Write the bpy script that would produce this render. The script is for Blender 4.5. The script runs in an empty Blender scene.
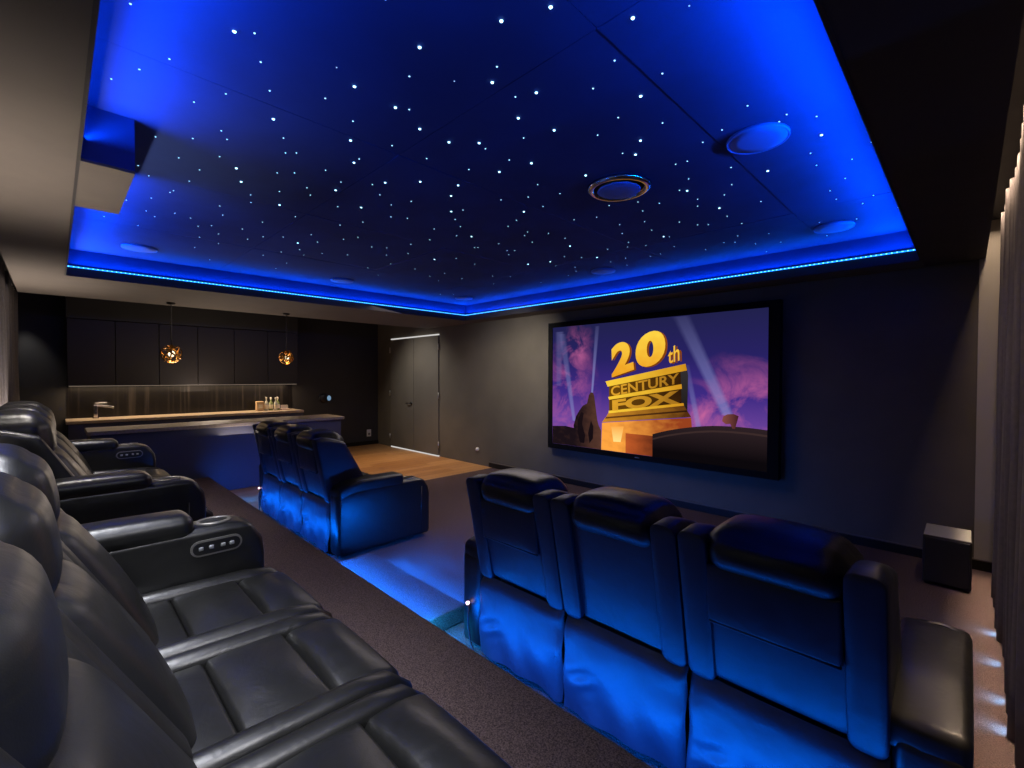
import bpy, bmesh, math, random
from mathutils import Vector, Matrix
random.seed(7)
SC = bpy.context.scene
COL = SC.collection
PI = math.pi

# ------------------------------------------------------------------ materials
def lin(c):
    return tuple(((v/255)/12.92 if v/255 <= 0.04045 else ((v/255+0.055)/1.055)**2.4) for v in c) + (1.0,)

class NT:
    def __init__(s, name):
        s.m = bpy.data.materials.new(name); s.m.use_nodes = True
        s.t = s.m.node_tree; s.n = s.t.nodes; s.l = s.t.links
        s.b = s.n['Principled BSDF']; s.o = s.n['Material Output']
    def add(s, kind, **kw):
        nd = s.n.new(kind)
        for k, v in kw.items():
            if k.startswith('i_'):
                nd.inputs[k[2:].replace('_', ' ')].default_value = v
            else:
                setattr(nd, k, v)
        return nd
    def link(s, a, b): s.l.new(a, b)

def mat(name, col, rough=0.5, metal=0.0, spec=0.5, noise=None, bump=None, emit=None, coat=0.0):
    k = NT(name); b = k.b
    b.inputs['Base Color'].default_value = lin(col)
    b.inputs['Roughness'].default_value = rough
    b.inputs['Metallic'].default_value = metal
    b.inputs['Specular IOR Level'].default_value = spec
    b.inputs['Coat Weight'].default_value = coat
    if noise or bump:
        tc = k.add('ShaderNodeTexCoord')
    if noise:
        sc, amt, col2 = noise
        nz = k.add('ShaderNodeTexNoise'); nz.inputs['Scale'].default_value = sc; nz.inputs['Detail'].default_value = 6
        k.link(tc.outputs['Object'], nz.inputs['Vector'])
        mr = k.add('ShaderNodeMapRange'); mr.inputs['From Min'].default_value = 0.35; mr.inputs['From Max'].default_value = 0.65
        mr.inputs['To Max'].default_value = amt
        k.link(nz.outputs['Fac'], mr.inputs['Value'])
        mx = k.add('ShaderNodeMix', data_type='RGBA'); mx.inputs['A'].default_value = lin(col); mx.inputs['B'].default_value = lin(col2)
        k.link(mr.outputs['Result'], mx.inputs['Factor']); k.link(mx.outputs['Result'], b.inputs['Base Color'])
    if bump:
        sc, st, dist = bump
        nb = k.add('ShaderNodeTexNoise'); nb.inputs['Scale'].default_value = sc; nb.inputs['Detail'].default_value = 5
        k.link(tc.outputs['Object'], nb.inputs['Vector'])
        bp = k.add('ShaderNodeBump'); bp.inputs['Strength'].default_value = st; bp.inputs['Distance'].default_value = dist
        k.link(nb.outputs['Fac'], bp.inputs['Height']); k.link(bp.outputs['Normal'], b.inputs['Normal'])
    if emit:
        c, s = emit
        b.inputs['Emission Color'].default_value = lin(c); b.inputs['Emission Strength'].default_value = s
    return k.m

def leather(name, col, rough):
    k = NT(name); b = k.b
    b.inputs['Base Color'].default_value = lin(col); b.inputs['Roughness'].default_value = rough
    b.inputs['Specular IOR Level'].default_value = 0.5
    tc = k.add('ShaderNodeTexCoord')
    n1 = k.add('ShaderNodeTexNoise'); n1.inputs['Scale'].default_value = 9; n1.inputs['Detail'].default_value = 4; n1.inputs['Distortion'].default_value = 0.6
    v = k.add('ShaderNodeTexVoronoi'); v.inputs['Scale'].default_value = 420
    k.link(tc.outputs['Object'], n1.inputs['Vector']); k.link(tc.outputs['Object'], v.inputs['Vector'])
    b1 = k.add('ShaderNodeBump'); b1.inputs['Strength'].default_value = 0.16; b1.inputs['Distance'].default_value = 0.02
    b2 = k.add('ShaderNodeBump'); b2.inputs['Strength'].default_value = 0.07; b2.inputs['Distance'].default_value = 0.002
    k.link(n1.outputs['Fac'], b1.inputs['Height']); k.link(v.outputs['Distance'], b2.inputs['Height'])
    k.link(b1.outputs['Normal'], b2.inputs['Normal']); k.link(b2.outputs['Normal'], b.inputs['Normal'])
    mr = k.add('ShaderNodeMapRange'); mr.inputs['To Min'].default_value = rough-0.08; mr.inputs['To Max'].default_value = rough+0.10
    k.link(n1.outputs['Fac'], mr.inputs['Value']); k.link(mr.outputs['Result'], b.inputs['Roughness'])
    return k.m

def emission(name, col, st):
    k = NT(name); k.n.remove(k.b)
    e = k.add('ShaderNodeEmission'); e.inputs['Color'].default_value = lin(col); e.inputs['Strength'].default_value = st
    k.link(e.outputs[0], k.o.inputs['Surface'])
    return k.m

M = {}
M['leather'] = leather('black_leather', (17, 17, 17), 0.36)
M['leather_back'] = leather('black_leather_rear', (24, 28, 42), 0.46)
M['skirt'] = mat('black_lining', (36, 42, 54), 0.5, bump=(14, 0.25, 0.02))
M['dark_seam'] = mat('seam_black', (8, 8, 9), 0.8)
M['black_plastic'] = mat('black_plastic', (16, 16, 18), 0.35)
M['chrome'] = mat('chrome', (200, 200, 205), 0.18, metal=1.0)
M['grey_ring'] = mat('brushed_grey', (120, 118, 114), 0.4, metal=0.6)
M['button'] = mat('pale_button', (120, 122, 124), 0.4)
M['wall'] = mat('charcoal_paint', (90, 84, 73), 0.75, spec=0.2, noise=(3.0, 0.6, (81, 75, 66)), bump=(120, 0.05, 0.002))
M['wall_dark'] = mat('dark_paint', (44, 43, 43), 0.6, noise=(2.0, 0.6, (36, 35, 35)))
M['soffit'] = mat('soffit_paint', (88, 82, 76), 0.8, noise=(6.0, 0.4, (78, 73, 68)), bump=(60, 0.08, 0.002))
M['soffit_shaded'] = mat('soffit_shaded_tone', (58, 52, 50), 0.8, noise=(6.0, 0.4, (48, 44, 42)))  # shaded copy of the soffit paint, weaker light put into the colour
M['lip'] = mat('tray_lip_paint', (40, 38, 38), 0.7)
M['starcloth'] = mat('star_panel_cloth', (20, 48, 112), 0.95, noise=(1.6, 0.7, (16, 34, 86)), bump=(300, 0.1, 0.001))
M['lit_strip'] = mat('lit_wall_tone', (150, 144, 134), 0.6, bump=(120, 0.05, 0.002))  # wall tone lightened in colour where the slot light falls
M['base'] = mat('skirting_black', (24, 20, 16), 0.6, spec=0.2)
M['base_top'] = mat('skirting_edge', (90, 82, 72), 0.5, spec=0.2)
M['cab'] = mat('cabinet_charcoal', (38, 33, 31), 0.5, noise=(4.0, 0.5, (33, 29, 28)))
M['cab_inner'] = mat('cabinet_inner_black', (14, 13, 13), 0.8)  # even near-black for carcasses, plinth and sofa bases
M['island'] = mat('island_blue_black', (58, 62, 84), 0.55, noise=(2.0, 0.4, (50, 54, 74)))
M['stone'] = mat('grey_stone_top', (128, 120, 114), 0.45, spec=0.25, noise=(40, 0.7, (106, 98, 92)))
M['stone_pale'] = mat('pale_stone_top', (190, 172, 148), 0.3, noise=(30, 0.5, (168, 150, 128)))
M['gold'] = mat('warm_gold', (214, 160, 84), 0.25, metal=1.0)
M['cord'] = mat('black_cord', (22, 20, 20), 0.6)
M['white'] = mat('white_plastic', (205, 203, 198), 0.4)
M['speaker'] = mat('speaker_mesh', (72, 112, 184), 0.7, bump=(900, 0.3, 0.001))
M['sub'] = mat('subwoofer_black', (20, 20, 24), 0.55)
M['sub_top'] = mat('subwoofer_top', (150, 150, 144), 0.5)
M['sub_grille'] = mat('subwoofer_grille', (12, 12, 20), 0.8, bump=(700, 0.4, 0.001))
M['glass_green'] = mat('green_glass', (120, 134, 88), 0.1, spec=0.8)
M['glass_clear'] = mat('pale_glass', (190, 192, 186), 0.08, spec=0.8)
M['label'] = mat('cream_label', (226, 218, 196), 0.5)
M['kraft'] = mat('cream_carton', (206, 178, 140), 0.6)
M['pinkcard'] = mat('pale_pink_card', (222, 196, 186), 0.6)
M['curtain'] = mat('grey_curtain', (92, 88, 88), 0.85, noise=(40, 0.6, (78, 74, 74)), bump=(500, 0.2, 0.001))
M['curtain_dark'] = mat('charcoal_curtain', (84, 78, 78), 0.85, noise=(40, 0.6, (70, 66, 66)), bump=(500, 0.2, 0.001))
M['bezel'] = mat('screen_black', (6, 6, 7), 0.85, spec=0.15)
M['door'] = mat('door_charcoal', (92, 87, 78), 0.6, spec=0.3, noise=(3.0, 0.5, (84, 79, 71)))
M['star'] = emission('star_glow', (170, 232, 255), 5.0)
M['star_dim'] = emission('star_glow_dim', (140, 180, 225), 1.7)
M['star_mid'] = emission('star_glow_mid', (150, 212, 245), 2.8)
M['led'] = emission('led_blue', (20, 120, 255), 3.0)
M['led_bead'] = emission('led_bead', (120, 235, 255), 3.0)
M['led_base'] = emission('led_base_blue', (20, 110, 255), 4.0)
M['led_warm'] = emission('led_warm', (255, 230, 204), 0.32)
M['bulb'] = emission('bulb_glow', (255, 232, 190), 2.6)
M['dial_glow'] = emission('dial_glow', (150, 190, 225), 0.55)
M['power_glow'] = emission('power_glow', (255, 200, 225), 4.0)
M['door_light'] = emission('door_gap_light', (235, 232, 228), 0.75)
M['hinge'] = mat('hinge_steel', (150, 148, 142), 0.35, metal=0.6)

def carpet(name, c1, c2):
    k = NT(name); b = k.b; b.inputs['Roughness'].default_value = 1.0; b.inputs['Specular IOR Level'].default_value = 0.1
    tc = k.add('ShaderNodeTexCoord')
    n1 = k.add('ShaderNodeTexNoise'); n1.inputs['Scale'].default_value = 170; n1.inputs['Detail'].default_value = 5; n1.inputs['Roughness'].default_value = 0.7
    n2 = k.add('ShaderNodeTexNoise'); n2.inputs['Scale'].default_value = 5; n2.inputs['Detail'].default_value = 3
    for n in (n1, n2): k.link(tc.outputs['Object'], n.inputs['Vector'])
    rp = k.add('ShaderNodeValToRGB'); rp.color_ramp.elements[0].position = 0.36; rp.color_ramp.elements[1].position = 0.66
    rp.color_ramp.elements[0].color = lin(c1); rp.color_ramp.elements[1].color = lin(c2)
    k.link(n1.outputs['Fac'], rp.inputs['Fac'])
    mx = k.add('ShaderNodeMix', data_type='RGBA', blend_type='MULTIPLY'); mx.inputs['Factor'].default_value = 0.5
    k.link(rp.outputs['Color'], mx.inputs['A']); k.link(n2.outputs['Color'], mx.inputs['B'])
    k.link(rp.outputs['Color'], b.inputs['Base Color'])
    bp = k.add('ShaderNodeBump'); bp.inputs['Strength'].default_value = 0.9; bp.inputs['Distance'].default_value = 0.012
    k.link(n1.outputs['Fac'], bp.inputs['Height']); k.link(bp.outputs['Normal'], b.inputs['Normal'])
    return k.m
M['carpet'] = carpet('mauve_brown_carpet', (50, 41, 42), (116, 98, 96))

def wood():
    k = NT('oak_boards'); b = k.b; b.inputs['Roughness'].default_value = 0.45
    tc = k.add('ShaderNodeTexCoord'); mp = k.add('ShaderNodeMapping'); mp.inputs['Rotation'].default_value = (0, 0, PI/2)
    k.link(tc.outputs['Object'], mp.inputs['Vector'])
    br = k.add('ShaderNodeTexBrick'); br.inputs['Scale'].default_value = 1.0
    br.inputs['Brick Width'].default_value = 1.5; br.inputs['Row Height'].default_value = 0.17; br.inputs['Mortar Size'].default_value = 0.003
    br.inputs['Color1'].default_value = lin((196, 150, 100)); br.inputs['Color2'].default_value = lin((168, 122, 78)); br.inputs['Mortar'].default_value = lin((80, 56, 34))
    k.link(mp.outputs['Vector'], br.inputs['Vector'])
    mp2 = k.add('ShaderNodeMapping'); mp2.inputs['Scale'].default_value = (14, 1.2, 1); k.link(tc.outputs['Object'], mp2.inputs['Vector'])
    nz = k.add('ShaderNodeTexNoise'); nz.inputs['Scale'].default_value = 3; nz.inputs['Detail'].default_value = 6
    k.link(mp2.outputs['Vector'], nz.inputs['Vector'])
    mx = k.add('ShaderNodeMix', data_type='RGBA', blend_type='MULTIPLY'); mx.inputs['Factor'].default_value = 0.45
    rp = k.add('ShaderNodeValToRGB'); rp.color_ramp.elements[0].color = (0.35, 0.3, 0.25, 1); rp.color_ramp.elements[0].position = 0.3
    k.link(nz.outputs['Fac'], rp.inputs['Fac']); k.link(br.outputs['Color'], mx.inputs['A']); k.link(rp.outputs['Color'], mx.inputs['B'])
    k.link(mx.outputs['Result'], b.inputs['Base Color'])
    return k.m
M['wood'] = wood()

def splash():
    k = NT('smoked_mirror'); b = k.b; b.inputs['Base Color'].default_value = lin((70, 64, 60)); b.inputs['Metallic'].default_value = 0.3
    b.inputs['Roughness'].default_value = 0.3
    tc = k.add('ShaderNodeTexCoord'); mp = k.add('ShaderNodeMapping'); mp.inputs['Scale'].default_value = (1, 9, 0.15)
    k.link(tc.outputs['Object'], mp.inputs['Vector'])
    nz = k.add('ShaderNodeTexNoise'); nz.inputs['Scale'].default_value = 2.0; nz.inputs['Detail'].default_value = 3
    k.link(mp.outputs['Vector'], nz.inputs['Vector'])
    rp = k.add('ShaderNodeValToRGB'); rp.color_ramp.elements[0].position = 0.52; rp.color_ramp.elements[1].position = 0.74  # pale streaks: curtain reflections put into the colour
    rp.color_ramp.elements[0].color = lin((20, 18, 17)); rp.color_ramp.elements[1].color = lin((58, 53, 48))
    k.link(nz.outputs['Fac'], rp.inputs['Fac']); k.link(rp.outputs['Color'], b.inputs['Base Color'])
    return k.m
M['splash'] = splash()

# ------------------------------------------------------------------ mesh building
class MB:
    def __init__(s): s.v = []; s.f = []; s.mi = []; s.cur = 0
    def addm(s, verts, faces):
        o = len(s.v); s.v += [tuple(p) for p in verts]
        for f in faces: s.f.append(tuple(i+o for i in f)); s.mi.append(s.cur)
    def box(s, x0, x1, y0, y1, z0, z1):
        s.addm([(x0,y0,z0),(x1,y0,z0),(x1,y1,z0),(x0,y1,z0),(x0,y0,z1),(x1,y0,z1),(x1,y1,z1),(x0,y1,z1)],
               [(0,3,2,1),(4,5,6,7),(0,1,5,4),(1,2,6,5),(2,3,7,6),(3,0,4,7)])
    def rbox(s, c, size, r=0.02, n=(4,4,4), crown=(0,0,0), k=3, fn=None):
        h = [size[i]/2 for i in range(3)]
        ax = []
        for i in range(3):
            hr = min(r, h[i]*0.98); a = [-h[i] + hr*j/k for j in range(k)]
            m = max(1, n[i]); lo, hi = -h[i]+hr, h[i]-hr
            a += [lo + (hi-lo)*j/m for j in range(m+1)]
            a += [h[i] - hr*j/k for j in range(k-1, -1, -1)]
            ax.append(a)
        N = [len(a)-1 for a in ax]; key = {}; V = []; F = []
        def vid(i, j, l):
            t = (i, j, l)
            if t in key: return key[t]
            p = [ax[0][i], ax[1][j], ax[2][l]]
            q = [p[d]/h[d] for d in range(3)]
            inn = [max(-(h[d]-min(r, h[d]*0.98)), min(h[d]-min(r, h[d]*0.98), p[d])) for d in range(3)]
            d = [p[a]-inn[a] for a in range(3)]; L = math.sqrt(sum(x*x for x in d))
            if L > 1e-9:
                rr = [min(r, h[a]*0.98) for a in range(3)]
                e = [d[a]/rr[a] for a in range(3)]; Le = math.sqrt(sum(x*x for x in e)); Lm = max(abs(x) for x in e)
                p = [inn[a] + d[a]*Lm/Le for a in range(3)]
            cr = [0, 0, 0]
            for a in range(3):
                b1, b2 = (a+1) % 3, (a+2) % 3
                cr[a] = crown[a]*q[a]*(1-q[b1]**2)*(1-q[b2]**2)
            P = [c[a]+p[a]+cr[a] for a in range(3)]
            if fn: P = fn(*P)
            key[t] = len(V); V.append(tuple(P)); return key[t]
        for a, b, cc in ((0,1,2),(1,2,0),(2,0,1)):
            for side in (0, 1):
                for i in range(N[a]):
                    for j in range(N[b]):
                        def g(u, w):
                            t = [0,0,0]; t[a] = u; t[b] = w; t[cc] = N[cc] if side else 0
                            return vid(*t)
                        q4 = (g(i,j), g(i+1,j), g(i+1,j+1), g(i,j+1))
                        F.append(q4 if side else q4[::-1])
        s.addm(V, F)
    def tube(s, pts, rad, seg=12, caps=True, sq=(1,1)):
        pts = [Vector(p) for p in pts]; n = len(pts)
        if not isinstance(rad, (list, tuple)): rad = [rad]*n
        V = []; F = []; up = Vector((0.013, 0.021, 1)).normalized()
        t0 = (pts[1]-pts[0]).normalized()
        if abs(t0.dot(up)) > 0.95: up = Vector((1, 0.02, 0.01)).normalized()
        for i in range(n):
            t = (pts[min(i+1, n-1)]-pts[max(i-1, 0)]).normalized()
            a = t.cross(up).normalized(); b = a.cross(t).normalized()
            for j in range(seg):
                w = 2*PI*j/seg
                V.append(tuple(pts[i] + a*math.cos(w)*rad[i]*sq[0] + b*math.sin(w)*rad[i]*sq[1]))
        for i in range(n-1):
            for j in range(seg):
                F.append((i*seg+j, i*seg+(j+1) % seg, (i+1)*seg+(j+1) % seg, (i+1)*seg+j))
        if caps:
            F.append(tuple(range(seg-1, -1, -1))); F.append(tuple((n-1)*seg+j for j in range(seg)))
        s.addm(V, F)
    def lathe(s, c, prof, seg=20, axis='z', sx=1, sy=1):
        V = []; F = []; n = len(prof)
        for (r, z) in prof:
            for j in range(seg):
                w = 2*PI*j/seg; a, b = r*math.cos(w)*sx, r*math.sin(w)*sy
                p = {'z': (a, b, z), 'x': (z, a, b), 'y': (b, z, a)}[axis]
                V.append((c[0]+p[0], c[1]+p[1], c[2]+p[2]))
        for i in range(n-1):
            for j in range(seg):
                F.append((i*seg+j, i*seg+(j+1) % seg, (i+1)*seg+(j+1) % seg, (i+1)*seg+j))
        F.append(tuple(range(seg-1, -1, -1))); F.append(tuple((n-1)*seg+j for j in range(seg)))
        s.addm(V, F)
    def grid(s, nu, nv, fn):
        V = [tuple(fn(i/nu, j/nv)) for j in range(nv+1) for i in range(nu+1)]
        F = [(j*(nu+1)+i, j*(nu+1)+i+1, (j+1)*(nu+1)+i+1, (j+1)*(nu+1)+i) for j in range(nv) for i in range(nu)]
        s.addm(V, F)
    def build(s, name, mats, parent=None, smooth=True, loc=None):
        me = bpy.data.meshes.new(name); me.from_pydata(s.v, [], s.f)
        if not isinstance(mats, (list, tuple)): mats = [mats]
        for m in mats: me.materials.append(m)
        for p, i in zip(me.polygons, s.mi): p.material_index = i; p.use_smooth = smooth
        me.update()
        o = bpy.data.objects.new(name, me); COL.objects.link(o)
        if loc: o.location = loc
        if parent: o.parent = parent
        return o

def obj(name, mats, fn, parent=None, smooth=True, loc=None):
    b = MB(); fn(b); return b.build(name, mats, parent, smooth, loc)

def tag(o, label, cat, group=None):
    o['label'] = label; o['category'] = cat
    if group: o['group'] = group
    return o
def thing(name, label, cat, loc=(0,0,0), group=None):
    o = bpy.data.objects.new(name, None); COL.objects.link(o); o.location = loc; o.empty_display_size = 0.1
    return tag(o, label, cat, group)
def struct(name, mats, fn, smooth=False, label=None):
    o = obj(name, mats, fn, None, smooth); o['kind'] = 'structure'
    return o

# ------------------------------------------------------------------ camera
H = 1.5
yaw, pitch, roll = [math.radians(a) for a in (44.92, -0.94, 0.136)]
fw = Vector((-math.sin(yaw)*math.cos(pitch), math.cos(yaw)*math.cos(pitch), math.sin(pitch)))
r0 = fw.cross(Vector((0,0,1))).normalized(); u0 = r0.cross(fw)
rr = r0*math.cos(roll) + u0*math.sin(roll); uu = -r0*math.sin(roll) + u0*math.cos(roll)
cam_d = bpy.data.cameras.new('camera'); cam = bpy.data.objects.new('camera', cam_d); COL.objects.link(cam)
cam_d.sensor_width = 36; cam_d.lens = 457.0/1024*36; cam_d.clip_start = 0.02; cam_d.clip_end = 60
cam.matrix_world = Matrix(((rr.x, uu.x, -fw.x, 0), (rr.y, uu.y, -fw.y, 0), (rr.z, uu.z, -fw.z, H), (0,0,0,1)))
SC.camera = cam
SC.view_settings.view_transform = 'Standard'; SC.view_settings.look = 'None'
SC.view_settings.exposure = 0.0

# ------------------------------------------------------------------ room dimensions
XL, XR = -9.29, 0.46          # bar wall, window wall
YB, YS = -0.52, 5.09          # rear wall, screen wall
ZS = 2.415                    # soffit underside
ZT = 2.66                     # star ceiling
ZTOP = 2.80
TX0, TX1, TY0, TY1 = -5.85, -0.265, 0.077, 4.785   # tray opening
RZ, RY = 0.21, 1.39           # platform height and front edge
SPZ, SPY = 0.105, 1.77        # half step
WOODX = -5.52
IX0, IX1, IY0, IY1 = -7.38, -6.78, 0.25, 3.15       # bar island top
PX0 = -6.86                   # platform far end

def shell():
    struct('floor', M['carpet'], lambda b: b.box(WOODX, XR, YB, YS, -0.1, 0.0))
    struct('floor_wood', M['wood'], lambda b: b.box(XL, WOODX, YB, YS, -0.1, 0.0))
    struct('platform', M['carpet'], lambda b: b.rbox(((PX0+XR)/2, (YB+RY)/2, RZ/2), (XR-PX0, RY-YB, RZ), 0.012, (1,1,1)), smooth=False)
    struct('platform_step', M['carpet'], lambda b: b.rbox(((-3.33-2.16)/2, (RY+SPY)/2, SPZ/2), (1.17, SPY-RY, SPZ), 0.012, (1,1,1)), smooth=False)
    struct('wall_screen', M['wall'], lambda b: b.box(XL-0.1, XR+0.1, YS, YS+0.1, -0.1, ZTOP))
    struct('wall_bar', M['wall_dark'], lambda b: b.box(XL-0.1, XL, YB, YS, -0.1, ZTOP))
    struct('wall_rear', M['wall'], lambda b: b.box(XL-0.1, XR+0.1, YB-0.1, YB, -0.1, ZTOP))
    struct('wall_window', M['wall'], lambda b: b.box(XR, XR+0.1, YB, YS, -0.1, ZTOP))
    def soffit(b):
        x0, x1 = -7.39, 0.087; y0, y1 = -0.27, YS
        b.cur = 0
        b.box(x0, TX0, y0, y1, ZS, ZTOP-0.02)
        b.box(TX0, x1, y0, TY0, ZS, ZTOP-0.02)
        b.box(TX0, TX1, TY1, y1, ZS, ZTOP-0.02)
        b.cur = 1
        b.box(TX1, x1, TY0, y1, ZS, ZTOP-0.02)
    struct('ceiling', [M['soffit'], M['soffit_shaded']], soffit)
    struct('ceiling_bar', M['wall_dark'], lambda b: (b.box(XL, -7.39, YB, YS, 2.70, ZTOP), b.box(-7.39, XR, YB, -0.27, 2.70, ZTOP), b.box(0.087, XR, -0.27, YS, 2.70, ZTOP)))
    # dark vertical lip round the tray under the led line
    def lip(b):
        t = 0.012
        b.box(TX0, TX0+t, TY0, TY1, ZS-0.002, 2.492); b.box(TX1-t, TX1, TY0, TY1, ZS-0.002, 2.492)
        b.box(TX0+t, TX1-t, TY1-t, TY1, ZS-0.002, 2.492); b.box(TX0+t, TX1-t, TY0, TY0+t, ZS-0.002, 2.492)
    struct('trim_1', M['lip'], lip)
    # star ceiling: large cloth panels, butt jointed, each a little out of level
    def panels(b):
        xs = [TX0, -4.61, -3.37, -2.13, -0.89, TX1]; ys = [TY0, 1.29, 2.5, 3.71, TY1]
        rnd = random.Random(3); g = 0.0012
        for i in range(len(xs)-1):
            for j in range(len(ys)-1):
                z = [ZT + rnd.uniform(-0.0018, 0.0015) for _ in range(4)]
                x0, x1, y0, y1 = xs[i]+g, xs[i+1]-g, ys[j]+g, ys[j+1]-g
                q = [(x0,y0,z[0]),(x1,y0,z[1]),(x1,y1,z[2]),(x0,y1,z[3])]
                q2 = [(p[0], p[1], p[2]+0.03) for p in q]
                b.addm(q+q2, [(0,3,2,1)[::-1][::-1],(4,5,6,7),(0,1,5,4),(1,2,6,5),(2,3,7,6),(3,0,4,7)])
        b.box(TX0, TX1, TY0, TY1, ZT+0.04, ZTOP-0.02)
        t = 0.01
        b.box(TX0, TX0+t, TY0, TY1, 2.515, ZT+0.04); b.box(TX1-t, TX1, TY0, TY1, 2.515, ZT+0.04)
        b.box(TX0, TX1, TY1-t, TY1, 2.515, ZT+0.04); b.box(TX0, TX1, TY0, TY0+t, 2.515, ZT+0.04)
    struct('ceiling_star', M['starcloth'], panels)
    struct('ceiling_bulkhead', [M['soffit'], M['starcloth']], lambda b: (b.box(-3.427, -2.69, TY0+0.01, 0.27, ZS, ZS+0.012), setattr(b, 'cur', 1), b.box(-3.427, -2.69, TY0+0.01, 0.27, ZS+0.012, ZT+0.01)))
    struct('lit_wall_strip', M['lit_strip'], lambda b: b.box(0.052, XR, YS-0.026, YS, 0.085, 2.70))  # paler strip, light from the curtain slot put into its colour
    def skirting(b):
        b.box(-5.6, XR, YS-0.018, YS, 0, 0.075); b.cur = 1; b.box(-5.6, XR, YS-0.022, YS, 0.075, 0.085)
    struct('baseboard_screen', [M['base'], M['base_top']], skirting)
    struct('baseboard_bar', M['base'], lambda b: b.box(XL, XL+0.018, 3.4, YS, 0, 0.08))
shell()

# ------------------------------------------------------------------ double doors in the screen wall
def doors():
    x0, xm, x1, zt = -8.71, -7.82, -6.99, 2.27
    for nm, a, c in (('door_1', x0, xm), ('door_2', xm, x1)):
        d = obj(nm, M['door'], lambda b: b.rbox(((a+c)/2, YS-0.012, (zt+0.012)/2), (c-a-0.012, 0.03, zt-0.03), 0.004, (1,1,1), k=1), None, False)
        d['kind'] = 'structure'
        hx = a-0.02 if nm == 'door_1' else c-0.0
        for hz in (0.22, 1.14, 2.05):
            obj('hinge', M['hinge'], lambda b: b.tube([(hx+0.01, YS-0.03, hz-0.06), (hx+0.01, YS-0.03, hz+0.06)], 0.011, 8), d)
        if nm == 'door_1':
            def hd(b):
                b.lathe((xm-0.07, YS-0.03, 0.96), [(0.026, 0), (0.026, -0.012)], 14, 'y')
                b.tube([(xm-0.07, YS-0.03, 0.96), (xm-0.07, YS-0.075, 0.96), (xm-0.20, YS-0.078, 0.96)], 0.011, 8)
            obj('door_handle', M['black_plastic'], hd, d)
    struct('trim_2', M['dark_seam'], lambda b: (b.box(xm-0.005, xm+0.005, YS-0.010, YS-0.001, 0, zt), b.box(x0-0.02, x0-0.002, YS-0.010, YS-0.001, 0, zt)))
    struct('door_gap_glow', M['door_light'], lambda b: (b.box(x0+0.03, x1, YS-0.03, YS-0.002, zt+0.0, zt+0.022), b.box(x0+0.03, x1, YS-0.03, YS-0.002, 0.0, 0.022)))  # glowing strips added for light leaking above and below the doors
doors()

# ------------------------------------------------------------------ recliner sofas (local: x along the row, y 0 rear -> front, z up)
def yr(z): return -0.205*(z-0.47)
def yf(z): return 0.284-0.487*(z-0.557)

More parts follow.
